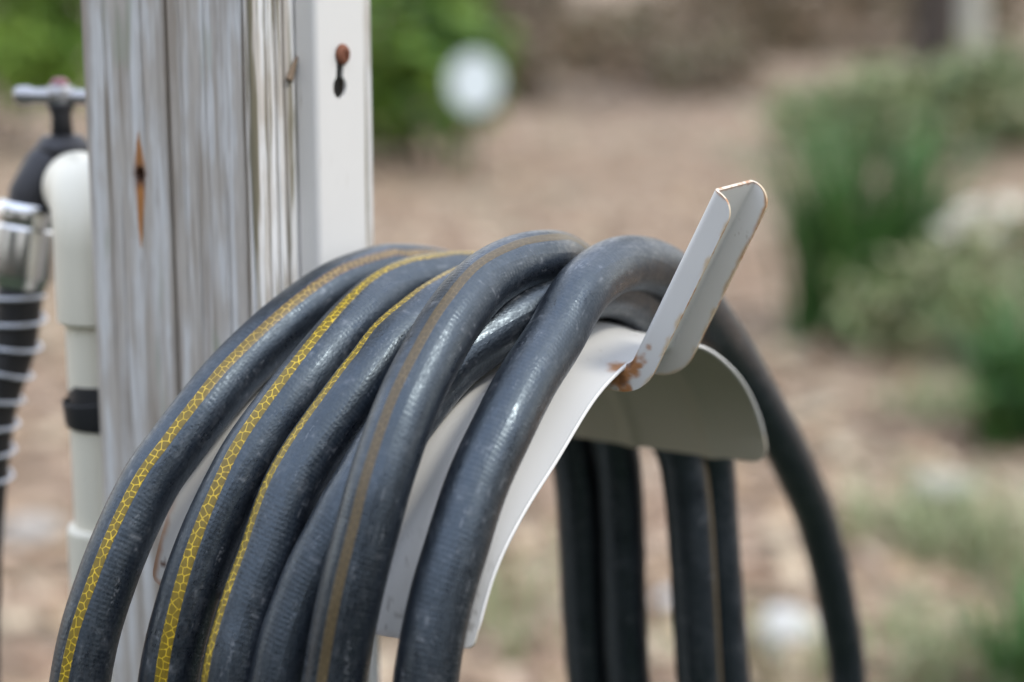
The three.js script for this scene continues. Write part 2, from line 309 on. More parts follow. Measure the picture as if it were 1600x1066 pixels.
// folded channel strip: U section swept along a path in the z-y plane; flange depth may vary along it
function channelSweep(stations, x0, half, thick, rustFn) {
  const sec = []; // [x, depthFraction, inset]  outer run then inner run back
  const cr = 0.0026, nF = 15, outer = [];
  for (let k = 0; k <= nF; k++) outer.push(['f', -1, 1 - k / nF]);
  for (let k = 1; k < 6; k++) outer.push(['c', -1, k / 6]);
  for (let k = 0; k <= 24; k++) outer.push(['w', k / 24]);
  for (let k = 5; k > 0; k--) outer.push(['c', 1, k / 6]);
  for (let k = nF; k >= 0; k--) outer.push(['f', 1, 1 - k / nF]);
  const at = (o, depth, t) => { // returns [x, d] ; d from the web face toward the flange tips
    const R = cr - t, W = half - t;
    if (o[0] === 'f') return [o[1] * W, lerp(cr, depth, o[2])];
    if (o[0] === 'c') { const a = o[2] * Math.PI / 2; return [o[1] * (half - cr + R * Math.cos(a)), cr - R * Math.sin(a)]; }
    return [lerp(-(half - cr), half - cr, o[1]), t];
  };
  const pos = [], col = [], idx = [], m = outer.length, K = stations.length;
  for (const t of [0, thick]) for (const s of stations) for (const o of outer) {
    const [x, d] = at(o, s.depth, t), p = [x0 + x, s.y + s.ny * d, s.z + s.nz * d]; pos.push(...p);
    col.push(...rustFn(p, s, o[0] === 'f' ? s.depth - d : 0.02, x < 0 ? -1 : 1, t > 0));
  }
  const H = K * m; for (let j = 0; j + 1 < K; j++) for (let i = 0; i + 1 < m; i++) { const p = j * m + i, q = p + H; idx.push(p, p + 1, p + m, p + 1, p + m + 1, p + m); idx.push(q, q + m, q + 1, q + 1, q + m, q + m + 1); }
  const body = indexed(pos, idx, { color: col });
  const ep = [], ec = [], ei = []; const strip = (list, c) => { for (let k = 0; k + 1 < list.length; k++) { const b = ep.length / 3; for (const v of [list[k], list[k + 1], list[k] + H, list[k + 1] + H]) { ep.push(pos[v * 3], pos[v * 3 + 1], pos[v * 3 + 2]); const n = fbm(pos[v * 3] * 300, pos[v * 3 + 1] * 300, pos[v * 3 + 2] * 300, 3); ec.push(...mixc(c, RUST, smooth(0.0, 0.25, n))); } ei.push(b, b + 1, b + 2, b + 1, b + 3, b + 2); } };
  const colI = (i) => Array.from({ length: K }, (_, j) => j * m + i), rowI = (j) => Array.from({ length: m }, (_, i) => j * m + i);
  strip(colI(0), mixc(PAINT, TAN, 0.7)); strip(colI(m - 1), mixc(PAINT, TAN, 0.9)); strip(rowI(0), PAINT); strip(rowI(K - 1), mixc(PAINT, TAN, 0.55));
  return mergeGeometries([body, indexed(ep, ei, { color: ec })]);
}
{ // arm running out under the saddle and turning up as the end tab
  const st = [], yb = -0.0147, r = 0.0055, len = Math.hypot(0.034, 0.07), dir = [0.034 / len, 0.07 / len], ang = Math.atan2(dir[1], dir[0]), zb = 0.1528, D = 0.0105;
  for (let z = 0.0008; z < zb; z += z < 0.13 ? 0.006 : 0.0008) st.push({ z, y: yb, nz: 0, ny: -1, depth: D });
  for (let k = 0; k <= 14; k++) { const a = ang * k / 14; st.push({ z: zb + r * Math.sin(a), y: yb + r * (1 - Math.cos(a)), nz: Math.sin(a), ny: -Math.cos(a), depth: D }); }
  const b = st[st.length - 1], L = (0.0558 - b.y) / dir[1], cr = 0.0082, n = 100;
  for (let k = 1; k <= n; k++) { const s = L * (1 - Math.pow(1 - k / n, 1.25)), e = L - s, ins = e < cr ? cr - Math.sqrt(Math.max(0, cr * cr - (cr - e) * (cr - e))) : 0; st.push({ z: b.z + dir[0] * s, y: b.y + dir[1] * s, nz: dir[1], ny: -dir[0], depth: Math.max(0.0028, D - ins), tip: e }); }
  const geo = channelSweep(st, CXS, 0.0175, 0.0014, (p, s, edge, side, inner) => {
    let c = paintAt(...p); const n = fbm(p[0] * 260, p[1] * 260, p[2] * 260, 3);
    const tipE = s.tip ?? 1, lo = smooth(0.0016, 0.0003, edge + 0.0012 * n) * smooth(-0.02, 0.2, fbm(p[1] * 90, p[2] * 90, side * 3, 2) + 0.08);
    c = mixc(c, TAN, lo * 0.8); c = mixc(c, RUST, smooth(0.0014, 0.0002, tipE + 0.0014 * n) * 0.7);
    if (side > 0) c = mixc(c, RUST, smooth(0.0012, 0.0002, edge + 0.001 * n) * smooth(0.0, 0.05, p[1]) * 0.7);
    if (side < 0 && !inner) {
      const k1 = Math.hypot(p[1] + 0.0130, p[2] - 0.1565), k2 = Math.hypot(p[1] + 0.0205, p[2] - 0.1535), k3 = Math.hypot(p[1] + 0.0065, p[2] - 0.165);
      c = mixc(c, RUST, Math.max(smooth(0.0075, 0.0022, k1 + 0.011 * n), smooth(0.0068, 0.0022, k2 + 0.011 * n), 0.7 * smooth(0.0016, 0.0006, k3 + 0.002 * n)) * 0.95);
      c = mixc(c, DARKRUST, smooth(0.0030, 0.001, Math.min(k1, k2) - 0.008 * n) * 0.6);
    }
    return c;
  });
  part('end_tab', geo, white, hanger);
}
{ // mounting plate with keyhole slot, screwed to the post
  const st = []; for (let k = 0; k <= 40; k++) st.push({ y: 0.185 - k * (0.185 + 0.0145) / 40, z: 0.0105, nz: -1, ny: 0, depth: 0.0103 });
  const sweep = channelSweep(st, CXS, 0.0175, 0.0014, (p) => paintAt(...p));
  // cut: web strip rebuilt as an extruded plate with the keyhole, flanges kept from the sweep
  const keep = []; const P = sweep.attributes.position, ix = sweep.index.array; const K = { x0: CXS - 0.0125, x1: CXS + 0.0125, y0: 0.070, y1: 0.116 };
  const inside = (v) => P.getX(v) > K.x0 && P.getX(v) < K.x1 && P.getY(v) > K.y0 && P.getY(v) < K.y1;
  // rows of the sweep that fall inside the window are dropped whole, the window is filled by a plate with the slot
  let xa = 1, xb = -1, ya = 1, yb = -1; const drop = [];
  for (let k = 0; k < ix.length; k += 3) { const t = [ix[k], ix[k + 1], ix[k + 2]]; if (t.every(inside)) drop.push(k); else keep.push(...t); }
  for (const k of drop) for (let q = 0; q < 3; q++) { const v = ix[k + q]; xa = Math.min(xa, P.getX(v)); xb = Math.max(xb, P.getX(v)); ya = Math.min(ya, P.getY(v)); yb = Math.max(yb, P.getY(v)); }
  sweep.setIndex(keep);
  const sh = new THREE.Shape(); sh.moveTo(xa, ya); sh.lineTo(xb, ya); sh.lineTo(xb, yb); sh.lineTo(xa, yb); sh.closePath();
  const hx = 0.0432, hy = 0.0850, R = 0.0047, rs = 0.0024, top = 0.0985, hole = new THREE.Path(), a0 = Math.asin(rs / R);
  hole.absarc(hx, hy, R, Math.PI / 2 - a0, Math.PI / 2 + a0, true); hole.absarc(hx + 0.0006, top, rs, Math.PI, 0, true); hole.closePath(); sh.holes.push(hole);
  const ex = new THREE.ExtrudeGeometry(sh, { depth: 0.0014, bevelEnabled: false, curveSegments: 24 }); ex.translate(0, 0, 0.0105 - 0.0014);
  const n = ex.attributes.position.count, cc = [], ep = ex.attributes.position; for (let i = 0; i < n; i++) cc.push(...paintAt(ep.getX(i), ep.getY(i), ep.getZ(i))); ex.setAttribute('color', new THREE.Float32BufferAttribute(cc, 3)); ex.deleteAttribute('uv');
  part('mounting_plate', mergeGeometries([sweep.toNonIndexed(), ex.toNonIndexed()]), white, hanger);
  const rust = new THREE.MeshStandardMaterial({ color: new THREE.Color().setRGB(0.20, 0.075, 0.04), roughness: 0.85 });
  const head = turned(V3(0.0447, 0.0985, 0.0106), V3(0, 0, 1), [[0, 0], [0, 0.0044], [0.0008, 0.0044], [0.0018, 0.0037], [0.0024, 0.0022], [0.00255, 0]], 24);
  const cut1 = new THREE.BoxGeometry(0.0045, 0.0011, 0.003), cut2 = new THREE.BoxGeometry(0.0011, 0.0045, 0.003); for (const c of [cut1, cut2]) { c.rotateZ(0.5); c.translate(0.0447, 0.0985, 0.0136); }
  const ev = new Evaluator(); ev.attributes = ['position', 'normal']; ev.useGroups = false;
  const b0 = new Brush(head), b1 = new Brush(cut1), b2 = new Brush(cut2); [b0, b1, b2].forEach((b) => b.updateMatrixWorld());
  const res = ev.evaluate(ev.evaluate(b0, b1, SUBTRACTION), b2, SUBTRACTION).geometry;
  const screw = part('screw', res, rust, hanger); screw.userData.label = 'rusty crosshead screw';
}

// ---------------------------------------------------------------- coiled garden hose on the saddle
const loops = {"A":[[-0.1191,-0.1274,0.004],[-0.1036,-0.0884,0.006],[-0.0823,-0.0558,0.01],[-0.0718,-0.0442,0.0135],[-0.0582,-0.0316,0.017],[-0.0431,-0.0209,0.019],[-0.0204,-0.0075,0.0232],[0.0046,0.0019,0.0253],[0.0206,0.0057,0.0262],[0.0434,0.0074,0.0268],[0.056,0.007,0.0272],[0.0995,-0.0034,0.029],[0.1481,-0.0356,0.034],[0.1788,-0.0793,0.04],[0.186,-0.106,0.0443],[0.2,-0.2263,0.046],[0.24,-0.4,0.05],[0.1664,-0.54,0.0425],[0.03,-0.6,0.035],[-0.1064,-0.54,0.0275],[-0.17,-0.4,0.02]],"B":[[-0.1062,-0.1249,0.036],[-0.0976,-0.0954,0.0385],[-0.0874,-0.0737,0.041],[-0.0742,-0.0527,0.0447],[-0.0643,-0.0408,0.047],[-0.0355,-0.0166,0.0532],[-0.0038,-0.001,0.0533],[0.0162,0.0046,0.0524],[0.0317,0.0068,0.0535],[0.0478,0.0067,0.056],[0.0655,0.0049,0.0575],[0.1065,-0.0064,0.0595],[0.1481,-0.0356,0.062],[0.1788,-0.0793,0.066],[0.188,-0.1032,0.0675],[0.2,-0.2216,0.0688],[0.24,-0.36,0.065],[0.1702,-0.5,0.06],[0.04,-0.56,0.055],[-0.0902,-0.5,0.05],[-0.15,-0.36,0.045]],"C":[[-0.1077,-0.1181,0.067],[-0.0971,-0.0925,0.0675],[-0.0874,-0.0748,0.0692],[-0.0713,-0.0493,0.0707],[-0.0426,-0.0216,0.0774],[-0.0314,-0.0141,0.0786],[-0.0178,-0.0064,0.0786],[-0.0011,-0.0001,0.0799],[0.0129,0.0038,0.0809],[0.0407,0.0072,0.0826],[0.0947,-0.0015,0.082],[0.1504,-0.0216,0.076],[0.1975,-0.0645,0.066],[0.222,-0.1143,0.0459],[0.24,-0.2408,0.0428],[0.28,-0.43,0.05],[0.2045,-0.57,0.055],[0.065,-0.63,0.06],[-0.0745,-0.57,0.065],[-0.14,-0.43,0.07]],"S":[[-0.1041,-0.1161,0.086],[-0.0906,-0.0824,0.0898],[-0.08,-0.0626,0.0951],[-0.07,-0.0482,0.099],[-0.0543,-0.0311,0.103],[-0.0241,-0.0099,0.1081],[-0.0089,-0.0029,0.1125],[0.0161,0.0045,0.1194],[0.0751,0.0041,0.1215],[0.1178,-0.0123,0.1165],[0.1547,-0.04,0.1165],[0.189,-0.0747,0.116],[0.205,-0.1012,0.1098],[0.222,-0.2198,0.1138],[0.25,-0.38,0.12],[0.1783,-0.52,0.1125],[0.045,-0.58,0.105],[-0.0883,-0.52,0.0975],[-0.15,-0.38,0.09]],"D":[[-0.11,-0.1069,0.1147],[-0.103,-0.075,0.1175],[-0.0946,-0.0525,0.1193],[-0.0869,-0.0371,0.1198],[-0.0706,-0.0168,0.1188],[-0.0538,-0.0029,0.1173],[-0.0334,0.0097,0.1153],[-0.0087,0.0192,0.1132],[0.0102,0.0229,0.114],[0.0313,0.0229,0.1145],[0.0796,0.012,0.1015],[0.1187,-0.0108,0.0975],[0.1543,-0.0403,0.097],[0.1788,-0.0793,0.0985],[0.188,-0.0982,0.1023],[0.2,-0.2134,0.1082],[0.24,-0.34,0.1],[0.1664,-0.48,0.1038],[0.03,-0.54,0.1075],[-0.1064,-0.48,0.1113],[-0.17,-0.34,0.115]],"F":[[-0.0976,-0.1049,0.1445],[-0.0883,-0.0783,0.1445],[-0.0776,-0.0592,0.145],[-0.0635,-0.0405,0.1446],[-0.0473,-0.0252,0.1447],[-0.0273,-0.0118,0.143],[-0.004,-0.0004,0.141],[0.0213,0.0133,0.1385],[0.0476,0.0181,0.136],[0.0732,0.0168,0.1335],[0.1084,0.0081,0.13],[0.1543,-0.0135,0.124],[0.219,-0.0535,0.115],[0.2513,-0.0823,0.115],[0.2916,-0.1203,0.115],[0.3375,-0.1685,0.113],[0.3697,-0.2226,0.113],[0.393,-0.2792,0.113],[0.4,-0.52,0.12],[0.2998,-0.66,0.125],[0.12,-0.72,0.13],[-0.0598,-0.66,0.135],[-0.15,-0.52,0.14]]};
const HR = 0.01125, FACING = V3(-0.8387, 0.2065, 0.5039);
const hoseColor = dataTex(1024, 256, (i, j) => {
  const x = i / 1024, y = j / 256;
  const n1 = pn(x * 48, y * 10, 48, 10, 31), n2 = pn(x * 160, y * 36, 160, 36, 32), n3 = pn(x * 512, y * 128, 512, 128, 33), scuff = pn(x * 26, y * 60, 26, 60, 34), rib = Math.sin(x * Math.PI * 2 * 180 + 2.2 * pn(x * 60, y * 14, 60, 14, 35));
  const base = [0.0075, 0.010, 0.0145], dust = [0.12, 0.125, 0.135];
  const t = clamp(0.05 * n1 + 0.20 * smooth(0.45, 0.9, n2) * n1 + 0.55 * smooth(0.82, 0.98, n2) * smooth(0.5, 0.8, n1) + 0.6 * smooth(0.80, 0.95, scuff) * smooth(0.45, 0.8, n3) + 0.10 * (n3 - 0.4) + 0.03 * rib);
  return base.map((v, k) => lerp(v, dust[k], t));
}, true);
const hoseBump = dataTex(1024, 256, (i, j) => {
  const x = i / 1024, y = j / 256;
  const wob = 2.6 * pn(x * 60, y * 14, 60, 14, 35), amp = smooth(0.25, 0.75, pn(x * 20, y * 6, 20, 6, 36));
  const rib = 0.5 + 0.5 * Math.sin(x * Math.PI * 2 * 180 + wob + y * 25.13), g = pn(x * 512, y * 128, 512, 128, 37), m = pn(x * 110, y * 24, 110, 24, 38);
  const h = clamp(0.24 * rib * (0.2 + 0.8 * amp) + 0.42 * g + 0.34 * m); return [h, h, h];
});
const hoseRough = dataTex(512, 256, (i, j) => { const x = i / 512, y = j / 256, h = clamp(0.24 + 0.30 * pn(x * 256, y * 128, 256, 128, 41) + 0.22 * pn(x * 30, y * 9, 30, 9, 42)); return [h, h, h]; });
const rubber = new THREE.MeshPhysicalMaterial({ map: hoseColor, bumpMap: hoseBump, bumpScale: 0.00014, roughness: 0.78, roughnessMap: hoseRough, ior: 1.8, specularColor: new THREE.Color().setRGB(0.72, 0.87, 1.0) });
// net-like print of the stripe: cells of a braid seen through a coloured jacket
function netTex(line, fill, seed, contrast) {
  const w = 1024, h = 64, cols = 60, rows = 2, pts = [];
  for (let a = 0; a < cols; a++) for (let b = -1; b <= rows; b++) pts.push([(a + 0.5 * (b & 1) + 0.5 + (hash2(a, b + 3, seed) - 0.5) * 0.8) / cols, (b + 0.5 + (hash2(a, b + 3, seed + 1) - 0.5) * 0.55) / rows, a, b]);
  return dataTex(w, h, (i, j) => {
    const x = i / w, y = j / h, a0 = Math.floor(x * cols); let d1 = 9, d2 = 9;
    for (let a = a0 - 2; a <= a0 + 2; a++) for (let b = -1; b <= rows; b++) {
      const p = pts[(((a % cols) + cols) % cols) * (rows + 2) + b + 1]; let dx = x - p[0]; dx -= Math.round(dx); const d = Math.hypot(dx * cols * 3.2, (y - p[1]) * rows * 2.7);
      if (d < d1) { d2 = d1; d1 = d; } else if (d < d2) d2 = d;
    }
    const e = smooth(0.55, 0.10, d2 - d1) * contrast * clamp(0.35 + 1.1 * pn(x * 70, y * 4, 70, 4, seed + 7)) * clamp(0.6 + 0.8 * pn(x * 9, 0.5, 9, 1, seed + 8)), n = pn(x * 200, y * 12, 200, 12, seed) * 0.3 + 0.85, edge = smooth(0, 0.10, y) * smooth(1, 0.90, y);
    return fill.map((v, k) => lerp(0.04, lerp(v, line[k], e) * n, edge));
  }, true);
}
const stripeMat = (t) => { t.repeat.set(1 / 0.19, 1); return new THREE.MeshPhysicalMaterial({ map: t, vertexColors: true, roughness: 0.42 }); };
const yellow = stripeMat(netTex([0.62, 0.43, 0.02], [0.165, 0.115, 0.006], 51, 1)), faded = stripeMat(netTex([0.175, 0.125, 0.06], [0.085, 0.062, 0.03], 61, 0.6));
const hose = thing('garden_hose', 'dark slate rubber garden hose with yellow stripes coiled over white hanger', 'hose');
const stripeKeys = { // turn of the stripe round the hose, degrees, at successive points of the loop
  A: [22, 17, 16, 16, 16, 17, 18, 22, 26, 30, 33, 60, 110, 150, 160], B: [6, 12, 18, 26, 31, 40, 48, 54, 58, 64, 70, 100, 150, 170], C: [53, 54, 55, 56, 60, 62, 64, 67, 70, 76, 84],
  D: [19, 21, 23, 26, 28, 28, 28, 31, 35, 38, 42, 50, 58, 62, 64, 66], S: [178], F: [182],
};
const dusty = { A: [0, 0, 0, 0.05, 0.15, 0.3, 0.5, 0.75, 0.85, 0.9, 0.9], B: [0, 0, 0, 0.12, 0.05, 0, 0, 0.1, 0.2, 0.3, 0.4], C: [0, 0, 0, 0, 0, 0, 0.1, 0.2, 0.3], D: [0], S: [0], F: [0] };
const closing = (list, f, n) => lerp(keyed(list, f), list[0], smooth(n - 4.5, n - 0.6, f)); // back to the first value as the loop closes
const keyed = (list, f) => { const i = clamp(Math.floor(f), 0, list.length - 1), j = clamp(i + 1, 0, list.length - 1); return lerp(list[i], list[j], clamp(f - i)); };
Object.entries(loops).forEach(([k, raw], li) => {
  const n = raw.length, curve = new THREE.CatmullRomCurve3(raw.map((p) => V3(...p)), true, 'centripetal');
  const ts = []; for (let i = 0; i < n; i++) { const d = Math.hypot(...raw[i].map((v, q) => v - raw[(i + 1) % n][q])), m = Math.max(2, Math.ceil(d / (raw[i][1] > -0.26 ? 0.0022 : 0.007))); for (let q = 0; q < m; q++) ts.push(i + q / m); }
  ts.push(n);
  const pts = ts.map((t) => curve.getPoint((t / n) % 1)), R = 40, pos = [], uv = [], idx = [], sp = [], su = [], sc = [], si = []; let len = li * 0.117;
  ts.forEach((t, i) => {
    const p = pts[i], a = pts[i === 0 ? pts.length - 2 : i - 1], b = pts[i === pts.length - 1 ? 1 : i + 1], T = b.clone().sub(a).normalize();
    const Nn = FACING.clone().addScaledVector(T, -FACING.dot(T)).normalize(), B = T.clone().cross(Nn); if (i) len += p.distanceTo(pts[i - 1]);
    for (let q = 0; q <= R; q++) { const f = q / R * Math.PI * 2, o = Nn.clone().multiplyScalar(Math.cos(f) * HR).addScaledVector(B, Math.sin(f) * HR); pos.push(p.x + o.x, p.y + o.y, p.z + o.z); uv.push(len / 0.34, q / R + li * 0.37); }
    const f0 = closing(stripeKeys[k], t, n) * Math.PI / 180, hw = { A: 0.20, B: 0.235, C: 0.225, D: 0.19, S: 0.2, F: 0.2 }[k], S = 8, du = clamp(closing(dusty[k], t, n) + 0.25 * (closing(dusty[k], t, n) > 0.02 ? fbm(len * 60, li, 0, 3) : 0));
    for (let q = 0; q <= S; q++) {
      const f = -f0 + (q / S - 0.5) * 2 * hw, lift = HR + (q === 0 || q === S ? -0.00006 : 0.00013), o = Nn.clone().multiplyScalar(Math.cos(f) * lift).addScaledVector(B, Math.sin(f) * lift);
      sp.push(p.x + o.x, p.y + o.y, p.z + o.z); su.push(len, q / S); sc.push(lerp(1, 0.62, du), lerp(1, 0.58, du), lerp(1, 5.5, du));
    }
    if (i) { const w = R + 1, c = i * w, e = c - w; for (let q = 0; q < R; q++) idx.push(e + q, e + q + 1, c + q, e + q + 1, c + q + 1, c + q); const w2 = S + 1, c2 = i * w2, e2 = c2 - w2; for (let q = 0; q < S; q++) si.push(e2 + q, e2 + q + 1, c2 + q, e2 + q + 1, c2 + q + 1, c2 + q); }
  });
  const loop = part('loop', indexed(pos, idx, { uv }), rubber, hose);
  const st = part('stripe', indexed(sp, si, { uv: su, color: sc }), k === 'D' ? faded : yellow, loop);
  if (k === 'D') { loop.userData.label = 'loop with a dull brown stripe'; st.userData.label = 'dull brown worn stripe'; }
});

// ---------------------------------------------------------------- plastic water pipe, tap and the hose screwed to it
const pvc = new THREE.MeshPhysicalMaterial({ color: new THREE.Color().setRGB(0.78, 0.75, 0.63), roughness: 0.45, clearcoat: 0.1 });
const PP = V3(0.0180, 0, -0.1096), ARM = V3(0.66, 0, -0.751);
{
  const t = thing('water_pipe', 'white plastic standpipe with elbow and coupling strapped behind wooden post', 'pipe');
  part('pipe', turned(V3(PP.x, GY - 0.03, PP.z), V3(0, 1, 0), [[0, 0], [0, 0.01335], [0.985, 0.01335], [0.985, 0]], 32), pvc, t);
  const e = []; const rad = [];
  const add = (p, r) => { e.push(p); rad.push(r); };
  const top = V3(PP.x, 0.0315, PP.z), br = 0.019;
  add(V3(PP.x, -0.0232, PP.z), 0.0139); add(V3(PP.x, -0.0228, PP.z), 0.0160); add(V3(PP.x, -0.0215, PP.z), 0.0168); add(V3(PP.x, -0.004, PP.z), 0.0168); add(V3(PP.x, 0.012, PP.z), 0.0166);
  for (let k = 0; k <= 14; k++) { const a = k / 14 * Math.PI / 2; add(V3(PP.x, top.y - br + br * Math.sin(a), PP.z).addScaledVector(ARM, br * (1 - Math.cos(a))), 0.0166); }
  add(top.clone().addScaledVector(ARM, 0.040), 0.0168); add(top.clone().addScaledVector(ARM, 0.0515), 0.0168); add(top.clone().addScaledVector(ARM, 0.0530), 0.0155); add(top.clone().addScaledVector(ARM, 0.0532), 0.0110);
  part('elbow', tubeAlong(e, rad, 36), pvc, t);
  part('coupling', turned(V3(PP.x, -0.215, PP.z), V3(0, 1, 0), [[0, 0.0135], [0, 0.0160], [0.0015, 0.0169], [0.094, 0.0169], [0.0965, 0.0160], [0.0968, 0.0135]], 36), pvc, t);
  const tape = new THREE.MeshPhysicalMaterial({ color: new THREE.Color().setRGB(0.022, 0.023, 0.026), roughness: 0.45 });
  part('tape_band', mergeGeometries([turned(V3(PP.x, -0.0722, PP.z), V3(0.05, 1, 0.03), [[0, 0.0134], [0.0004, 0.0144], [0.010, 0.0147], [0.011, 0.0142], [0.0205, 0.0145], [0.0212, 0.0134]], 32), turned(V3(PP.x, -0.0690, PP.z), V3(-0.10, 1, -0.04), [[0, 0.0146], [0.0004, 0.0152], [0.011, 0.0154], [0.0115, 0.0146]], 32)].map((g) => g.toNonIndexed())), tape, t);
}
const FC = V3(0.0740, 0.0395, -0.1785), SPOUT = V3(-0.17, -0.98, -0.08).normalize(), S0 = V3(0.0600, 0.0240, -0.1862);
{
  const t = thing('garden_tap', 'dark metal garden tap with silver tee handle on the plastic elbow', 'tap');
  const iron = new THREE.MeshPhysicalMaterial({ color: new THREE.Color().setRGB(0.055, 0.055, 0.06), metalness: 0.55, roughness: 0.5 });
  const bright = new THREE.MeshPhysicalMaterial({ color: new THREE.Color().setRGB(0.42, 0.42, 0.43), metalness: 0.9, roughness: 0.36 });
  const top = V3(PP.x, 0.0315, PP.z);
  const body = [turned(top.clone().addScaledVector(ARM, 0.05), ARM, [[0, 0], [0, 0.0135], [0.012, 0.0135], [0.016, 0.0115], [0.040, 0.0125], [0.046, 0.0095], [0.047, 0]], 24),
    turned(V3(FC.x, FC.y - 0.004, FC.z), V3(0, 1, 0), [[0, 0], [0, 0.0125], [0.010, 0.0135], [0.0125, 0.0128], [0.0165, 0.0095], [0.018, 0]], 24),
    tubeAlong([V3(FC.x, FC.y + 0.002, FC.z), V3(FC.x - 0.006, FC.y - 0.004, FC.z - 0.004), S0.clone(), S0.clone().addScaledVector(SPOUT, 0.012)], [0.0125, 0.0128, 0.0118, 0.0116], 24)];
  part('body', mergeGeometries(body.map((g) => { g = g.toNonIndexed(); g.deleteAttribute('uv'); return g; })), iron, t);
  part('stem', turned(V3(FC.x, FC.y + 0.0125, FC.z), V3(0, 1, 0), [[0, 0], [0, 0.0055], [0.010, 0.0048], [0.0145, 0.0065], [0.016, 0.0065], [0.0165, 0]], 18), iron, t);
  const hc = V3(FC.x, FC.y + 0.0315, FC.z), hd = V3(0.515, -0.03, 0.857).normalize();
  const h = part('handle', mergeGeometries([turned(hc.clone().addScaledVector(hd, -0.0225), hd, [[0, 0], [0.0004, 0.0032], [0.002, 0.0044], [0.007, 0.0047], [0.010, 0.0036], [0.0225, 0.0040], [0.035, 0.0036], [0.038, 0.0047], [0.043, 0.0044], [0.0446, 0.0032], [0.045, 0]], 18), turned(V3(hc.x, hc.y - 0.005, hc.z), V3(0, 1, 0), [[0, 0], [0, 0.0062], [0.010, 0.0062], [0.011, 0]], 18)].map((g) => g.toNonIndexed())), bright, t);
  part('cap_screw', turned(V3(hc.x, hc.y + 0.0058, hc.z), V3(0, 1, 0), [[0, 0.0042], [0.002, 0.004], [0.003, 0.002], [0.0031, 0]], 14), new THREE.MeshPhysicalMaterial({ color: new THREE.Color().setRGB(0.32, 0.15, 0.17), roughness: 0.5, metalness: 0.3 }), h);
}
{
  const t = thing('supply_hose', 'black hose with chrome coupling and wire spring guard hanging from garden tap', 'hose');
  const chrome = new THREE.MeshPhysicalMaterial({ color: new THREE.Color().setRGB(0.74, 0.75, 0.76), metalness: 1, roughness: 0.22 });
  const black = new THREE.MeshPhysicalMaterial({ color: new THREE.Color().setRGB(0.012, 0.012, 0.013), roughness: 0.5 });
  const c0 = S0.clone().addScaledVector(SPOUT, 0.004);
  const cp = [[0, 0.0125], [0, 0.0155], [0.003, 0.0168], [0.0085, 0.0168], [0.0095, 0.0155], [0.0115, 0.0155], [0.0125, 0.0172]]; cp.push([0.0345, 0.0166], [0.036, 0.0146], [0.041, 0.0135], [0.0415, 0.0118]);
  const cg = turned(c0, SPOUT, cp, 48); part('coupling', cg, chrome, t);
  const at = c0.clone().addScaledVector(SPOUT, 0.040);
  const path = new THREE.CatmullRomCurve3([at, at.clone().addScaledVector(SPOUT, 0.03), V3(0.0365, -0.078, -0.1965), V3(0.025, -0.15, -0.200), V3(0.010, -0.28, -0.198), V3(-0.015, -0.50, -0.21), V3(-0.04, -0.74, -0.25), V3(-0.02, -0.905, -0.34), V3(0.10, GY + 0.022, -0.50), V3(0.3, GY + 0.02, -0.56), V3(0.48, GY + 0.018, -0.45)]);
  const pts = path.getSpacedPoints(170); part('tube', tubeAlong(pts, pts.map(() => 0.0112), 24), black, t);
  const L = path.getLength(), coil = [], turns = 7.5, span = 0.099;
  for (let i = 0; i <= 340; i++) { const u = i / 340, s = 0.003 + span * u, p = path.getPointAt(s / L), tg = path.getTangentAt(s / L), a = V3(0.3, 0.2, 0.93).addScaledVector(tg, -V3(0.3, 0.2, 0.93).dot(tg)).normalize(), b = tg.clone().cross(a), f = u * turns * Math.PI * 2; coil.push(p.addScaledVector(a, Math.cos(f) * 0.0133).addScaledVector(b, Math.sin(f) * 0.0133)); }
  part('spring_guard', tubeAlong(coil, coil.map(() => 0.0010), 8), new THREE.MeshPhysicalMaterial({ color: new THREE.Color().setRGB(0.62, 0.64, 0.68), metalness: 0.6, roughness: 0.4 }), t);
}

// ---------------------------------------------------------------- garden behind
const leafMat = new THREE.MeshPhysicalMaterial({ vertexColors: true, roughness: 0.65, side: THREE.DoubleSide });
function strapPlant(name, label, category, at, opt, group) {
  const { seed, n, h, spread, width, tint, lean: LK = 1 } = opt, r = rng(seed), pos = [], col = [], idx = [];
  for (let i = 0; i < n; i++) {
    const az = r() * 6.283, L = h * (0.6 + 0.75 * r()), lean = LK * (0.12 + 0.95 * Math.pow(r(), 1.3)), bx = (r() - 0.5) * spread, bz = (r() - 0.5) * spread, S = 6, c = tint[Math.floor(r() * tint.length)], vv = 0.7 + 0.6 * r();
    let x = bx, y = -0.03, z = bz, a = lean * 0.35; const w = width * (0.7 + 0.6 * r()), b0 = pos.length / 3, droop = LK * (0.10 + 0.32 * r());
    for (let s = 0; s <= S; s++) {
      const t = s / S, ww = w * Math.pow(1 - t, 0.6) * 0.5 + 0.0006, sx = -Math.sin(az) * ww, sz = Math.cos(az) * ww;
      pos.push(x - sx, y, z - sz, x + sx, y, z + sz); for (let q = 0; q < 2; q++) col.push(c[0] * vv, c[1] * vv, c[2] * vv);
      x += Math.cos(az) * Math.sin(a) * L / S; z += Math.sin(az) * Math.sin(a) * L / S; y += Math.cos(a) * L / S; a += lean * 0.2 + droop * t;
      if (s) { const k = b0 + s * 2; idx.push(k - 2, k - 1, k, k - 1, k + 1, k); }
    }
  }
  const t = thing(name, label, category, [at.x, gy(at.x, at.z), at.z], group); part('leaves', indexed(pos, idx, { color: col }), leafMat, t); return t;
}
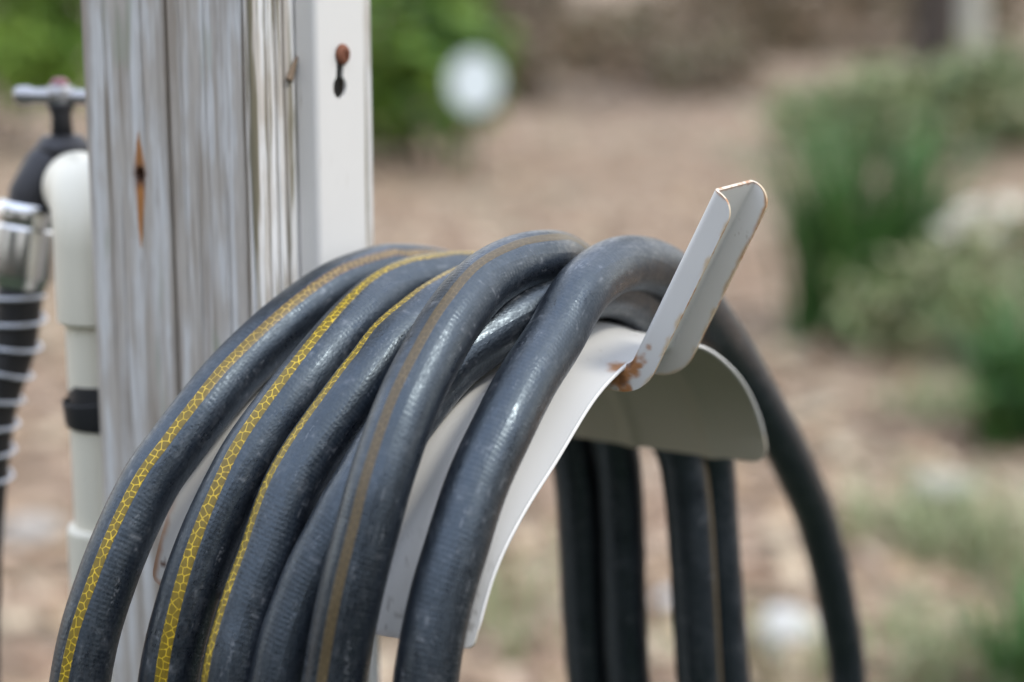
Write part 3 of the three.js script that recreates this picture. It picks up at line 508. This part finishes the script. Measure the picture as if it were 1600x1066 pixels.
function leafCloud(blobs, n, size, tint, seed, flat = 0.35) { // leaf-sized faces spread through uneven clumps
  const r = rng(seed), pos = [], col = [], idx = [], tot = blobs.reduce((a, b) => a + b[3] * b[3] * b[4], 0);
  for (const [bx, by, bz, br, bh] of blobs) {
    const m = Math.round(n * br * br * bh / tot);
    for (let i = 0; i < m; i++) {
      const u = r() * 2 - 1, f = r() * 6.283, q = Math.pow(r(), 0.45), c = Math.sqrt(1 - u * u), P = V3(bx + Math.cos(f) * c * q * br, by + u * q * bh, bz + Math.sin(f) * c * q * br);
      if (fbm(P.x * 3 / br * 0.5, P.y * 3 / br * 0.5, P.z * 3 / br * 0.5 + seed, 2) < -0.13) continue;
      const d = V3(r() - 0.5, (r() - 0.5) * flat * 2, r() - 0.5).normalize(), s = V3(r() - 0.5, r() - 0.5, r() - 0.5).cross(d).normalize(), L = size * (0.6 + 0.8 * r()), w = L * 0.3, cc = tint[Math.floor(r() * tint.length)], v = 0.65 + 0.7 * r(), b = pos.length / 3;
      for (const p of [P, P.clone().addScaledVector(d, L * 0.5).addScaledVector(s, w), P.clone().addScaledVector(d, L), P.clone().addScaledVector(d, L * 0.5).addScaledVector(s, -w)]) { pos.push(p.x, p.y, p.z); col.push(cc[0] * v, cc[1] * v, cc[2] * v); }
      idx.push(b, b + 1, b + 2, b, b + 2, b + 3);
    }
  }
  return indexed(pos, idx, { color: col });
}
const bark = new THREE.MeshStandardMaterial({ color: new THREE.Color().setRGB(0.045, 0.036, 0.03), roughness: 0.95 });
function shrub(name, label, category, at, blobs, n, size, tint, seed, group) {
  const t = thing(name, label, category, [at.x, gy(at.x, at.z), at.z], group), r = rng(seed + 5);
  part('foliage', leafCloud(blobs, n, size, tint, seed), leafMat, t);
  const stems = blobs.slice(0, 6).map(([x, y, z]) => tubeAlong([V3(x * 0.15, -0.05, z * 0.15), V3(x * 0.5, y * 0.5, z * 0.5 + 0.02), V3(x, y, z)], [0.014, 0.010, 0.004], 7));
  part('stems', mergeGeometries(stems), bark, t); return t;
}
const GREEN = [[0.055, 0.145, 0.03], [0.075, 0.185, 0.04], [0.04, 0.105, 0.028]], LIME = [[0.16, 0.29, 0.035], [0.23, 0.36, 0.055], [0.10, 0.20, 0.03]], SAGE = [[0.25, 0.29, 0.14], [0.36, 0.36, 0.21], [0.18, 0.25, 0.10]], DARK = [[0.035, 0.05, 0.028], [0.055, 0.06, 0.04], [0.025, 0.04, 0.02]];
const G = groundAt;
strapPlant('strap_leaf_plant', 'large dark green clump of strap leaves, tallest one beside the brown path', 'plant', G(1345, 520), { seed: 3, n: 330, h: 0.58, spread: 0.34, width: 0.024, tint: GREEN, lean: 0.72 }, 'strap leaf plants');
strapPlant('strap_leaf_plant', 'dark green strap leaf clump growing below the cream flowering bush', 'plant', G(1600, 690), { seed: 7, n: 200, h: 0.34, spread: 0.16, width: 0.02, tint: GREEN }, 'strap leaf plants');
strapPlant('strap_leaf_plant', 'small green strap leaf clump beside the pale grassy tufts', 'plant', G(1610, 1090), { seed: 9, n: 120, h: 0.22, spread: 0.12, width: 0.014, tint: GREEN }, 'strap leaf plants');
[[1490, 640, 'pale sage grass tuft at the foot of the dark strap leaf clump'], [1440, 850, 'pale sage grass tuft nearest the grey stepping stone'], [1560, 880, 'pale sage grass tuft between stepping stone and small green clump'], [1480, 1040, 'broad pale sage grass tuft by the white stone'], [1240, 1080, 'thin pale sage grass tuft below the white stone'], [830, 980, 'thin sage grass tuft on bare soil under the coil']].forEach(([px, py, label], i) =>
  strapPlant('grass_tuft', label, 'grass', G(px, py), { seed: 20 + i, n: i > 3 ? 60 : 170, h: 0.13 + 0.02 * (i % 3), spread: 0.30, width: 0.007, tint: SAGE }, 'pale grass tufts in the bed'));
{ // cream flowering bush behind the strap leaves
  const at = G(1555, 560), t = shrub('flowering_bush', 'low pale green bush dotted with cream white flowers', 'bush', at, [[0, 0.22, 0, 0.26, 0.18], [0.16, 0.30, 0.2, 0.22, 0.16], [-0.1, 0.16, -0.22, 0.2, 0.13], [0.3, 0.24, 0.3, 0.25, 0.2]], 2600, 0.05, SAGE, 33);
  const r = rng(77), petal = new THREE.MeshPhysicalMaterial({ color: new THREE.Color().setRGB(0.78, 0.76, 0.66), roughness: 0.6, side: THREE.DoubleSide });
  for (let i = 0; i < 34; i++) {
    const k = i < 14, c = k ? V3(-0.16 + r() * 0.13, 0.33 + r() * 0.10, -0.12 + r() * 0.14) : V3((r() - 0.4) * 0.6, 0.18 + r() * 0.32, (r() - 0.4) * 0.7), gs = [];
    for (let q = 0; q < 6; q++) { const g = new THREE.CircleGeometry(0.017, 6); g.scale(0.7, 1.2, 1); g.translate(0, 0.018, 0); g.rotateX(-0.9); g.rotateY(q * Math.PI / 3); gs.push(g); }
    const g = mergeGeometries(gs); g.rotateX((r() - 0.5) * 1.4); g.rotateZ((r() - 0.5) * 1.4); g.translate(c.x, c.y, c.z); part('flower', g, petal, t);
  }
}
// pale stones half sunk in the bed
const stoneGeo = (seed, sx, sy, sz) => { const g = new THREE.IcosahedronGeometry(1, 4), p = g.attributes.position; for (let i = 0; i < p.count; i++) { const v = V3(p.getX(i), p.getY(i), p.getZ(i)), k = 1 + 0.28 * fbm(v.x * 1.3 + seed, v.y * 1.3, v.z * 1.3, 4); p.setXYZ(i, v.x * k * sx, v.y * k * sy, v.z * k * sz); } g.computeVertexNormals(); return g; };
const stoneTex = dataTex(256, 256, (i, j) => { const n = 0.5 * pn(i / 8, j / 8, 32, 32, 71) + 0.5 * pn(i / 32, j / 32, 8, 8, 72); return [0.46 + 0.2 * n, 0.45 + 0.2 * n, 0.42 + 0.2 * n]; }, true);
const stoneMat = new THREE.MeshStandardMaterial({ map: stoneTex, roughness: 0.9 }), greyMat = new THREE.MeshStandardMaterial({ map: stoneTex, color: new THREE.Color().setRGB(0.62, 0.58, 0.55), roughness: 0.9 });
[[1228, 1005, 0.052, 0.042, 0.05, 'rounded white stone lying on soil beyond the hanging coil', stoneMat], [1478, 770, 0.075, 0.022, 0.07, 'flat grey stepping stone between pale grass tufts', greyMat], [1052, 960, 0.03, 0.03, 0.03, 'small white pebble seen between the hanging hose strands', stoneMat], [40, 830, 0.07, 0.02, 0.06, 'flat pale stone on soil beside the supply hose', greyMat]].forEach(([px, py, a, b, c, label, m], i) => {
  const p = G(px, py), s = tag(part(numbered('stone'), stoneGeo(i * 5 + 2, a, b, c), m, scene), label, 'stone', 'stones in the bed'); s.position.set(p.x, gy(p.x, p.z) + b * 0.45, p.z);
});
// leafy shrubs further back
shrub('leafy_shrub', 'fresh green leafy shrub behind the white garden globe', 'shrub', G(690, 262), [[0, 0.5, 0, 0.35, 0.4], [-0.25, 0.8, -0.3, 0.4, 0.45], [-0.05, 0.35, -0.35, 0.35, 0.3], [0.1, 1.0, -0.1, 0.32, 0.35], [-0.4, 0.45, -0.7, 0.4, 0.4], [-0.3, 1.2, -0.7, 0.45, 0.45]], 7000, 0.10, [...LIME, ...LIME, ...GREEN], 41, 'leafy shrubs behind the post');
shrub('leafy_shrub', 'bright lime shrub growing behind the garden tap', 'shrub', G(20, 235), [[0, 0.62, 0, 0.4, 0.4], [0.15, 0.5, 0.2, 0.35, 0.25], [-0.35, 0.95, -0.4, 0.5, 0.4], [0.2, 1.05, 0.3, 0.4, 0.35], [-0.2, 1.35, -0.3, 0.5, 0.4]], 5200, 0.10, LIME, 43, 'leafy shrubs behind the post');
const darkNames = ['dark shrub just right of the leafy green shrub, lowest of the back row', 'dark olive shrub in the back row with dry brown stems', 'brown shrub in the back row between bare bank and dark trunk', 'dark green shrub at the foot of the dark tree trunk', 'brown shrub added as shaded ground in the back row beside the dark olive shrub', 'brown shrub added as shaded ground in the back row closest to the dark trunk'];  // last two shrubs are added to darken the bank like tree shade
[[860, 150], [960, 120], [1230, 60], [1610, 215], [1110, 72], [1345, 82]].forEach(([px, py], i) => {
  const r = rng(90 + i), bl = []; for (let k = 0; k < 5; k++) { const f = i === 3 ? 0.55 : i > 3 || i === 2 ? 1.5 : 1; bl.push([(r() - 0.5) * 1.5 * f, (0.15 + r() * 0.45) * f, (r() - 0.5) * 1.5 * f, (0.35 + r() * 0.25) * f, (0.22 + r() * 0.2) * f]); }
  shrub('dark_shrub', darkNames[i], 'shrub', G(px, py), bl, i > 3 ? 3200 : 2200, 0.13, i === 3 ? GREEN : [[0.21, 0.15, 0.095], [0.27, 0.195, 0.13], [0.13, 0.10, 0.06], [0.14, 0.135, 0.07]], 95 + i, 'dark shrubs along the back');
});
shrub('pale_shrub', 'pale grey green shrub behind the tall strap leaf clump', 'shrub', G(1400, 250), [[0, 0.25, 0, 0.4, 0.25], [0.3, 0.35, 0.4, 0.35, 0.25], [-0.3, 0.2, -0.3, 0.3, 0.2]], 3000, 0.09, [...SAGE, [0.12, 0.17, 0.08]], 111);
{ // blank white oval plaque on a stake among the leaves
  const at = G(742, 285), t = thing('garden_plaque', 'blank white oval plaque on a stake in front of green shrub', 'plaque', [at.x, gy(at.x, at.z), at.z]); t.rotation.y = -1.03;
  const sh = new THREE.Shape(); sh.absellipse(0, 0, 0.110, 0.128, 0, Math.PI * 2);
  const g = new THREE.ExtrudeGeometry(sh, { depth: 0.012, bevelThickness: 0.004, bevelSize: 0.004, bevelSegments: 3, curveSegments: 40 }); g.rotateX(-0.25); g.translate(0, 0.46, 0);
  part('oval_plate', g, new THREE.MeshPhysicalMaterial({ color: new THREE.Color().setRGB(0.54, 0.60, 0.61), roughness: 0.5 }), t);
  part('stake', turned(V3(0, -0.05, -0.012), V3(0, 1, 0), [[0, 0], [0, 0.012], [0.50, 0.012], [0.50, 0]], 12), bark, t);
}
function tree(label, at, rad, tint, seed, mat, h = 6) {
  const t = thing('tree', label, 'tree', [at.x, gy(at.x, at.z), at.z], 'trees at the back of the garden'), pts = [], rr = [], r = rng(seed);
  for (let i = 0; i <= 14; i++) { const y = i / 14 * h; pts.push(V3(0.12 * N3(y * 0.5, seed, 0) * y, y - 0.1, 0.12 * N3(y * 0.5, seed, 5) * y)); rr.push(rad * (1.25 * Math.exp(-y * 3) + 1 - 0.6 * y / h)); }
  part('trunk', tubeAlong(pts, rr, 16), mat, t);
  for (let i = 0; i < 5; i++) { const a = i * 1.3 + r(), y = h * (0.55 + 0.09 * i); part('limb', tubeAlong([V3(0, y, 0), V3(Math.cos(a) * 0.7, y + 0.4, Math.sin(a) * 0.7), V3(Math.cos(a) * 1.5, y + 1.1, Math.sin(a) * 1.5)], [rad * 0.5, rad * 0.35, rad * 0.12], 9), mat, t); }
  const bl = []; for (let i = 0; i < 9; i++) { const a = r() * 6.28, q = r() * 1.6; bl.push([Math.cos(a) * q, h * 0.8 + r() * 1.8, Math.sin(a) * q, 0.8 + r() * 0.5, 0.6 + r() * 0.4]); }
  part('crown', leafCloud(bl, 5000, 0.16, tint, seed), leafMat, t);
}
tree('tree with a thick dark brown trunk at the back', G(1468, 118), 0.16, DARK, 131, bark);
tree('slender tree with a pale grey trunk beside the dark trunk', G(1522, 175), 0.07, GREEN, 137, new THREE.MeshStandardMaterial({ color: new THREE.Color().setRGB(0.36, 0.36, 0.31), roughness: 0.9 }));

// unseen dark bushes added behind the camera to keep low sky off the coil
['dense evergreen behind the camera beside the tap', 'dense evergreen behind the camera with the widest crown', 'dense evergreen behind the camera facing the post', 'dense evergreen behind the camera facing the tab', 'dense evergreen behind the camera at the sunny end', 'low evergreen in the open beyond the tab', 'last low evergreen of the row beyond the tab'].forEach((label, i) => {
  const a = (222 - i * 25) * Math.PI / 180, R = 3.7 + 0.3 * (i % 2), r = rng(200 + i), bl = [];
  for (let k = 0; k < (i > 4 ? 6 : 9); k++) bl.push([(r() - 0.5) * 0.9, 0.3 + k * 0.3, (r() - 0.5) * 0.9, 0.75 - 0.03 * k, 0.45]);
  const x = R * Math.cos(a), z = R * Math.sin(a); shrub('sky_blocking_bush', label, 'shrub', V3(x, 0, z), bl, 7000, 0.13, DARK, 210 + i, 'added bushes blocking low sky');
});

renderer.render(scene, camera);
